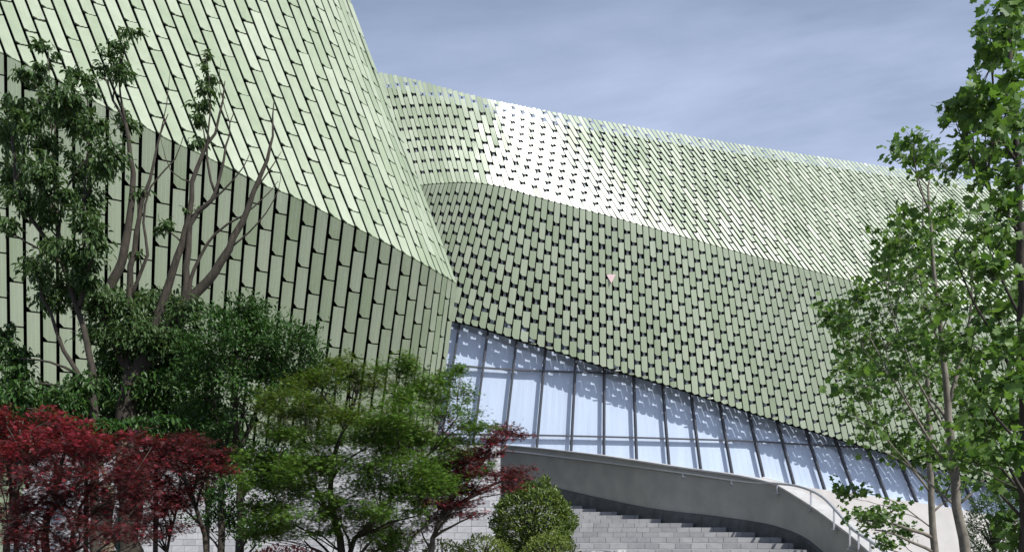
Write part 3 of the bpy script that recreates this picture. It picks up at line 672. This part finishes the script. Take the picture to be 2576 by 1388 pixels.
# dark dense evergreen
plant('osmanthus_tree', 'dense dark glossy evergreen tree with rounded crown in front of the green wing', 'tree', 'trees at left', 15,
 [([(603, 1388), (606, 1260), (600, 1150), (592, 1040), (600, 900)], .10, .03), ([(555, 1388), (556, 1270), (560, 1150), (540, 1020), (520, 900)], .085, .02), ([(600, 1150), (640, 1040), (700, 940), (740, 880)], .05, .012), ([(560, 1150), (600, 1000), (640, 850)], .04, .012), ([(606, 1260), (690, 1110), (760, 980)], .04, .012), ([(600, 1100), (620, 960), (612, 800)], .03, .01)],
 [(610, 770, 56, 28, 0), (580, 800, 60, 30), (650, 790, 50, 26), (680, 830, 64, 34), (620, 840, 80, 40), (550, 850, 60, 40), (735, 845, 56, 34), (775, 885, 50, 40), (700, 890, 70, 40), (640, 900, 80, 40), (560, 910, 70, 40), (790, 930, 46, 40), (520, 960, 70, 50), (600, 980, 70, 40, None, .6), (690, 950, 60, 40), (750, 960, 60, 40), (520, 1030, 70, 40), (560, 1080, 60, 34, None, .6), (480, 880, 50, 50), (640, 1040, 60, 30, None, .5), (490, 1080, 60, 40), (560, 1230, 60, 60, None, .5), (590, 1150, 60, 50, None, .5), (500, 1300, 40, 30, None, .3), (640, 1290, 40, 40, None, .4), (540, 1160, 70, 50), (620, 1180, 70, 50), (680, 1150, 50, 50), (590, 1290, 80, 50, None, .5), (700, 1240, 60, 50, None, .5)],
 30000, .085, T_EL2, [M['lf_osman'], M['lf_camphor']], lambda x, y: 0 if RNG.uniform() < .85 else 1, M['bark_dark'], .9, 'up', .004, 300, (1.1, 1.15), 1)
# green maple
plant('green_maple', 'feathery green maple in the middle of the planting with light tips', 'tree', 'maples', 11,
 [([(858, 1388), (848, 1330), (835, 1270), (828, 1200), (848, 1120), (880, 1040), (905, 960)], .07, .015), ([(880, 1388), (910, 1340), (960, 1280), (1010, 1220), (1080, 1140), (1150, 1050)], .05, .010), ([(848, 1320), (800, 1240), (750, 1150), (720, 1050)], .035, .01), ([(828, 1200), (780, 1100), (760, 1000)], .02, .006), ([(1010, 1220), (1000, 1100), (990, 960)], .025, .006), ([(900, 1350), (960, 1330), (1030, 1290)], .02, .006), ([(858, 1388), (760, 1330), (700, 1270)], .025, .006)],
 [(860, 905, 34, 24, 0), (880, 935, 60, 26), (1010, 905, 44, 24), (1000, 935, 66, 28), (1160, 925, 30, 16, .1), (1130, 955, 60, 22), (1165, 985, 40, 18), (940, 975, 80, 30), (800, 955, 56, 30), (730, 975, 50, 28), (1060, 990, 80, 26), (690, 1015, 60, 30), (780, 1020, 70, 34), (880, 1030, 80, 34), (1000, 1045, 90, 34), (1120, 1040, 80, 26), (1185, 1050, 30, 16), (700, 1080, 64, 32), (800, 1095, 70, 34), (920, 1100, 90, 34), (1040, 1105, 90, 34), (1140, 1105, 70, 28), (1190, 1130, 30, 20), (650, 1140, 56, 26), (740, 1155, 70, 30), (850, 1160, 80, 34), (970, 1165, 90, 34), (1080, 1170, 80, 34), (1160, 1170, 50, 28), (1000, 1225, 80, 30), (1100, 1225, 60, 28), (900, 1225, 70, 26), (780, 1225, 60, 30), (680, 1215, 60, 28), (650, 1270, 50, 22), (720, 1290, 70, 24), (960, 1280, 60, 24), (1050, 1280, 40, 20), (780, 1330, 60, 24, None, .6), (660, 1340, 60, 22, None, .7), (940, 1340, 50, 20, None, .6), (680, 1320, 60, 40), (730, 1250, 60, 40), (860, 1290, 60, 40, None, .7), (1000, 1330, 70, 40, None, .7), (1120, 1150, 60, 40), (620, 1200, 50, 40, None, .6), (700, 1180, 60, 40, None, .6), (820, 1180, 90, 50), (920, 1290, 90, 60), (1060, 1200, 80, 50), (800, 1060, 90, 50), (960, 1080, 90, 50)],
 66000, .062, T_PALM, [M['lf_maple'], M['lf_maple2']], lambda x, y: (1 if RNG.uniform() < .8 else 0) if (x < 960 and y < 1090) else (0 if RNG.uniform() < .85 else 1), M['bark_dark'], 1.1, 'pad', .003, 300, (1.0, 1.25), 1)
# red maple at left, near
plant('red_maple', 'bright red maple with low spreading crown at the lower left corner', 'tree', 'maples', 8.5,
 [([(112, 1388), (116, 1330), (130, 1270), (150, 1200), (170, 1120)], .06, .015), ([(15, 1388), (22, 1320), (40, 1250), (60, 1150), (50, 1080)], .05, .01), ([(130, 1290), (190, 1220), (260, 1160), (330, 1120)], .03, .008), ([(180, 1388), (196, 1310), (220, 1240), (300, 1180)], .035, .01), ([(25, 1310), (90, 1270), (160, 1200)], .025, .008)],
 [(12, 1040, 30, 26, 0), (30, 1090, 50, 30), (120, 1045, 46, 18), (150, 1075, 70, 24), (190, 1110, 70, 26), (90, 1110, 60, 26), (60, 1150, 60, 30), (140, 1150, 60, 28), (240, 1130, 60, 26), (320, 1105, 60, 20), (300, 1150, 70, 26), (220, 1175, 70, 26), (120, 1200, 70, 28), (30, 1210, 50, 28), (320, 1195, 60, 26), (240, 1225, 70, 28), (150, 1245, 70, 26), (60, 1260, 50, 26), (340, 1240, 56, 24), (270, 1275, 60, 22), (20, 1300, 40, 26), (180, 1300, 60, 22, None, .6), (90, 1320, 50, 20, None, .6), (330, 1290, 50, 18, None, .6), (60, 1340, 70, 40), (170, 1345, 60, 40, None, .7), (280, 1330, 60, 30, None, .6), (360, 1340, 50, 30, None, .6), (0, 1150, 40, 40)],
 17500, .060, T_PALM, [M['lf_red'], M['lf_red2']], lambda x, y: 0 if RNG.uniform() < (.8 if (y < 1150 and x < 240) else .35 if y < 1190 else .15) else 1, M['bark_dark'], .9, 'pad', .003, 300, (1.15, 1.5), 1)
plant('red_maple', 'dull dark red maple reaching right of the bright red one, pale stones behind it', 'tree', 'maples', 10.5,
 [([(520, 1388), (506, 1320), (480, 1240), (455, 1180), (430, 1130)], .05, .012), ([(480, 1240), (510, 1180), (540, 1150)], .02, .006), ([(420, 1388), (440, 1300), (452, 1200), (400, 1150)], .03, .008)],
 [(400, 1112, 46, 16), (460, 1100, 40, 14), (440, 1130, 60, 20), (380, 1150, 60, 22), (500, 1150, 60, 18), (545, 1140, 36, 12), (450, 1170, 60, 20), (540, 1180, 40, 14), (400, 1195, 60, 22), (480, 1205, 56, 18), (370, 1240, 50, 20), (430, 1240, 50, 18), (400, 1280, 50, 16), (360, 1310, 44, 16, None, .6), (420, 1320, 50, 24, None, .6), (470, 1265, 50, 20), (500, 1120, 50, 16), (340, 1180, 50, 30)],
 14000, .062, T_PALM, [M['lf_red2'], M['lf_red']], lambda x, y: 0 if RNG.uniform() < .8 else 1, M['bark_dark'], .7, 'pad', .003, 300, (1.15, 1.35), 1)
plant('red_maple', 'dark red maple whose boughs reach out right of the green maple, above the round bush', 'tree', 'maples', 12,
 [([(1085, 1388), (1095, 1340), (1110, 1290), (1150, 1240), (1200, 1180), (1240, 1110)], .06, .010), ([(1110, 1290), (1180, 1250), (1250, 1215), (1310, 1195)], .03, .006), ([(1020, 1388), (1050, 1340), (1100, 1290), (1130, 1180)], .045, .01), ([(985, 1388), (980, 1300), (990, 1180), (1000, 1090)], .035, .008), ([(1150, 1240), (1170, 1160), (1180, 1090)], .02, .006)],
 [(1258, 1075, 44, 18, 0), (1250, 1100, 40, 16), (1215, 1120, 36, 18), (1240, 1138, 36, 12), (1295, 1182, 52, 14, 0), (1270, 1205, 60, 16), (1215, 1185, 50, 20), (1160, 1180, 56, 22), (1195, 1225, 60, 20), (1130, 1225, 60, 24), (1150, 1265, 60, 20), (1100, 1290, 50, 20), (1050, 1250, 60, 22), (1180, 1290, 40, 14), (1010, 1120, 60, 40, .8, .5), (960, 1060, 50, 40, .9, .4), (1120, 1090, 50, 30, .8, .5), (1140, 1060, 40, 20, .8, .4), (1060, 1320, 50, 20), (960, 1330, 60, 24, .5, .6), (1000, 1370, 70, 20, .3, .7), (1180, 1150, 40, 26)],
 16000, .062, T_PALM, [M['lf_red2'], M['lf_red']], lambda x, y: 0 if RNG.uniform() < .8 else 1, M['bark_pale'], .7, 'pad', .003, 300, (1.1, 1.3), 1)
# wrapped trunk with crown lost among the maples
plant('young_tree', 'young tree with pale rope wrapped trunk under the bright red maple', 'tree', None, 10.5,
 [([(268, 1388), (268, 1300), (272, 1220)], .095, .08), ([(272, 1220), (240, 1120), (230, 1060)], .03, .01), ([(272, 1220), (310, 1130), (330, 1070)], .03, .01)],
 [(250, 1075, 50, 20), (330, 1080, 60, 20), (400, 1060, 50, 18), (300, 1060, 50, 16)], 1800, .09, T_EL, [M['lf_osman']], one, M['bark_wrap'], .4, 'droop', .003, 200)
tv = root('tree_stake', tuple(P(297, 1388, 11)*np.array((1, 1, 0))), 'thin dark green tree stake right of the rope wrapped trunk', 'stake'); mb = MB()
p = P(297, 1290, 11); mb.tube([(p[0], p[1], 0), (p[0]+.01, p[1], p[2])], .024, 8); mb.build('stake', M['stake'], tv)
# trimmed bush
def ball(name, label, group, Y, x, y, rx_, ry_, n, size, T, mat, n_ind=300, seed=0):
    c = P(x, y, Y); R_ = np.array((rx_, .9*rx_, ry_))/F*Y; pos, dr, nr, sz, mi = [], [], [], [], []
    for _ in range(n):
        v_ = RNG.normal(0, 1, 3); v_ /= np.linalg.norm(v_); s_ = 1+.05*math.sin(v_[0]*6+seed)+.04*math.sin(v_[2]*8+v_[1]*5); k = (s_+.07*math.sin(v_[0]*13+2)*math.sin(v_[2]*11+1))*RNG.uniform(.80, 1.07)
        p = c+v_*R_*k
        if p[2] < .05: continue
        pos.append(p); dr.append(v_*.7+RNG.normal(0, .6, 3)+np.array((0, 0, .3))); nr.append(v_+np.array((0, 0, .5))+RNG.normal(0, .5, 3)); sz.append(size*RNG.uniform(.6, 1.2)); mi.append(0)
    rt = root(name, (float(c[0]), float(c[1]), 0), label, 'bush', group)
    mb = MB(); mb.tube([(c[0], c[1], -.05), (c[0]+.02, c[1], c[2]*.6), (c[0], c[1], c[2])], [.06, .05, .03], 7)
    for a in range(26):
        v_ = RNG.normal(0, 1, 3); v_ /= np.linalg.norm(v_); v_[2] = abs(v_[2])*.8-.1
        mb.tube([c-np.array((0, 0, R_[2]*.6)), c+v_*R_*.5, c+v_*R_*.95], [.018, .012, .004], 4, False)
    mb.build('stems', M['bark_dark'], rt); leaves_build(rt, pos, dr, nr, sz, T, [mat], mi, n_ind)
ball('round_bush', 'large round clipped bush standing beside the stone steps', None, 15, 1345, 1320, 98, 104, 9000, .085, T_EL, M['lf_bush'])
ball('low_bush', 'low yellow green bush right in front of the round clipped bush', 'low bushes', 13.5, 1385, 1400, 70, 60, 2600, .05, T_EL2, M['lf_low'], 200, 1)
ball('low_bush', 'low yellow green bush left of the round clipped bush', 'low bushes', 13.2, 1215, 1395, 70, 48, 2400, .05, T_EL2, M['lf_low'], 200, 2)
ball('low_bush', 'low yellow green bush at the foot of the dark red maple trunks', 'low bushes', 12.8, 1115, 1408, 60, 48, 2000, .05, T_EL2, M['lf_low'], 200, 3)
ball('low_bush', 'low dark red leaved bush at the bottom edge under the green maple', 'low bushes', 10, 720, 1425, 100, 48, 2000, .05, T_EL2, M['lf_red2'], 200, 4)
# tulip trees at right
plant('tulip_tree', 'slim pale trunked tree, the right one of the two bare trunks beside the handrail', 'tree', 'tulip trees', 11,
 [([(2426, 1388), (2418, 1330), (2402, 1200), (2392, 1100), (2384, 1020), (2378, 940), (2368, 840), (2352, 720), (2345, 600), (2335, 470)], .085, .016), ([(2384, 1020), (2410, 930), (2440, 800), (2450, 640)], .035, .01), ([(2402, 1200), (2330, 1090), (2250, 960), (2190, 850)], .022, .006), ([(2390, 1080), (2310, 960), (2250, 800), (2225, 690)], .018, .005), ([(2410, 1250), (2300, 1180), (2210, 1080)], .018, .005), ([(2375, 900), (2330, 760), (2290, 600)], .018, .005), ([(2410, 1290), (2480, 1200), (2540, 1080)], .02, .005)],
 [(2262, 375, 24, 14, .2), (2300, 385, 40, 24), (2345, 405, 40, 24), (2300, 350, 24, 12), (2390, 420, 36, 20), (2280, 545, 30, 22), (2262, 590, 40, 26), (2310, 620, 44, 26), (2340, 580, 24, 20), (2235, 640, 26, 18), (2225, 690, 34, 20), (2285, 680, 40, 24, None, .6), (2350, 670, 40, 26), (2180, 800, 34, 18, None, .5), (2250, 780, 46, 26, None, .6), (2320, 760, 44, 26, None, .7), (2400, 740, 40, 30), (2170, 850, 40, 24, None, .6), (2230, 860, 50, 28), (2300, 860, 40, 26), (2380, 860, 40, 30), (2150, 960, 40, 20), (2180, 985, 40, 20, None, .7), (2250, 950, 40, 26, None, .6), (2330, 960, 40, 30, None, .6), (2160, 1040, 34, 18, None, .6), (2210, 1060, 46, 18, None, .6), (2250, 1120, 56, 26), (2330, 1130, 60, 26), (2420, 1130, 50, 30), (2320, 1060, 40, 24, None, .5), (2440, 1020, 44, 40), (2190, 1090, 40, 20, None, .5)],
 3000, .09, T_TUL, [M['lf_tulip']], one, M['bark_pale'], 1.2, 'any', .004, 300, (1.7, 2.0), 0, 14)
plant('tulip_tree', 'slim pale trunked tree, the left one of the two bare trunks beside the handrail', 'tree', 'tulip trees', 13.5,
 [([(2350, 1388), (2347, 1330), (2342, 1240), (2338, 1120), (2336, 1000), (2330, 880), (2322, 760), (2318, 620), (2322, 500)], .07, .012), ([(2342, 1240), (2260, 1130), (2170, 980), (2110, 830)], .022, .005), ([(2347, 1330), (2250, 1260), (2160, 1235)], .014, .004), ([(2340, 1180), (2400, 1080), (2440, 950)], .02, .005), ([(2338, 1100), (2270, 980), (2210, 840)], .016, .004)],
 [(2104, 785, 32, 18, 0), (2086, 800, 16, 10, 0), (2110, 815, 24, 14), (2150, 880, 30, 16, None, .6), (2160, 740, 30, 20, None, .6), (2200, 720, 34, 16, None, .6), (2135, 925, 34, 18), (2215, 920, 40, 20), (2300, 920, 40, 24), (2130, 1035, 26, 14, None, .7), (2118, 1230, 14, 16), (2160, 1235, 26, 10), (2160, 1290, 44, 14, None, .8), (2200, 1310, 40, 18, None, .8), (2240, 1280, 30, 18, None, .5), (2290, 720, 40, 30, None, .6), (2330, 830, 40, 26, None, .5), (2400, 950, 40, 30), (2270, 1010, 40, 24, None, .5), (2400, 1220, 40, 26, None, .6), (2420, 660, 36, 30), (2380, 540, 30, 22), (2230, 1360, 30, 16), (2270, 1340, 30, 14)],
 2900, .085, T_TUL, [M['lf_tulip']], one, M['bark_pale'], 1.1, 'any', .0035, 300, (1.7, 2.0), 0, 14)
plant('tulip_tree', 'nearest tulip tree at the right edge, dark trunk and large leaves against the sky', 'tree', 'tulip trees', 8.5,
 [([(2590, 1388), (2586, 1200), (2580, 1000), (2574, 800), (2568, 600), (2560, 420), (2552, 260), (2545, 100), (2540, -40)], .10, .018), ([(2580, 1000), (2520, 880), (2450, 760), (2400, 640)], .022, .006), ([(2570, 620), (2520, 520), (2450, 420), (2420, 330)], .02, .005), ([(2584, 1150), (2500, 1040), (2440, 940)], .02, .005), ([(2574, 800), (2520, 700), (2480, 600)], .018, .005), ([(2560, 420), (2510, 330), (2500, 250), (2490, 60)], .018, .005), ([(2586, 1250), (2520, 1180), (2460, 1150)], .02, .005)],
 [(2515, 20, 36, 24), (2480, 75, 34, 22), (2525, 70, 34, 24), (2505, 120, 34, 24), (2560, 60, 30, 40), (2545, 130, 40, 30), (2490, 150, 22, 18), (2560, 200, 24, 30), (2450, 215, 22, 16), (2410, 250, 30, 22), (2440, 275, 40, 26), (2405, 290, 30, 18), (2490, 250, 36, 20), (2480, 300, 50, 26), (2440, 320, 44, 18), (2540, 300, 40, 30), (2500, 350, 44, 22), (2555, 370, 34, 30), (2470, 400, 50, 24), (2540, 430, 44, 24), (2420, 385, 24, 16), (2450, 460, 30, 18, None, .5), (2540, 520, 44, 30), (2480, 560, 40, 30, None, .6), (2550, 620, 40, 40), (2500, 680, 40, 30), (2440, 620, 24, 20, None, .5), (2560, 740, 34, 40), (2500, 780, 50, 36), (2560, 850, 40, 40), (2480, 880, 50, 34), (2540, 950, 50, 40), (2460, 970, 40, 30), (2550, 1050, 50, 40), (2480, 1070, 50, 34), (2540, 1140, 50, 34), (2460, 1150, 40, 26), (2560, 1220, 44, 36), (2500, 1200, 40, 24, None, .6), (2550, 1300, 44, 36), (2570, 1360, 40, 30)],
 2700, .10, T_TUL, [M['lf_tulip']], one, M['bark_dark'], 1.0, 'any', .004, 300, (1.6, 1.7), 0, 14)
ball('low_bush', 'fine leaved bush behind the pale trunks at the lower right', 'low bushes', 15.5, 2500, 1330, 62, 90, 3600, .06, T_EL, M['lf_camphor'], 200, 5)

for lab, a in (('dark evergreen shrub at the left edge behind the bright red maple', (40, 1065, 120, 90)), ('dark evergreen shrub under the leafy tree, second from the left edge', (215, 1075, 125, 75)),
               ('dark evergreen shrub around the thick trunk of the bare limbed tree', (390, 1085, 120, 75)), ('dark evergreen shrub at the foot of the dense glossy tree', (520, 1105, 90, 60))):
    ball('evergreen_shrub', lab, 'dark shrubs behind the maples', 17.5, *a, 5200, .10, T_EL, M['lf_osman'], 150, a[0])
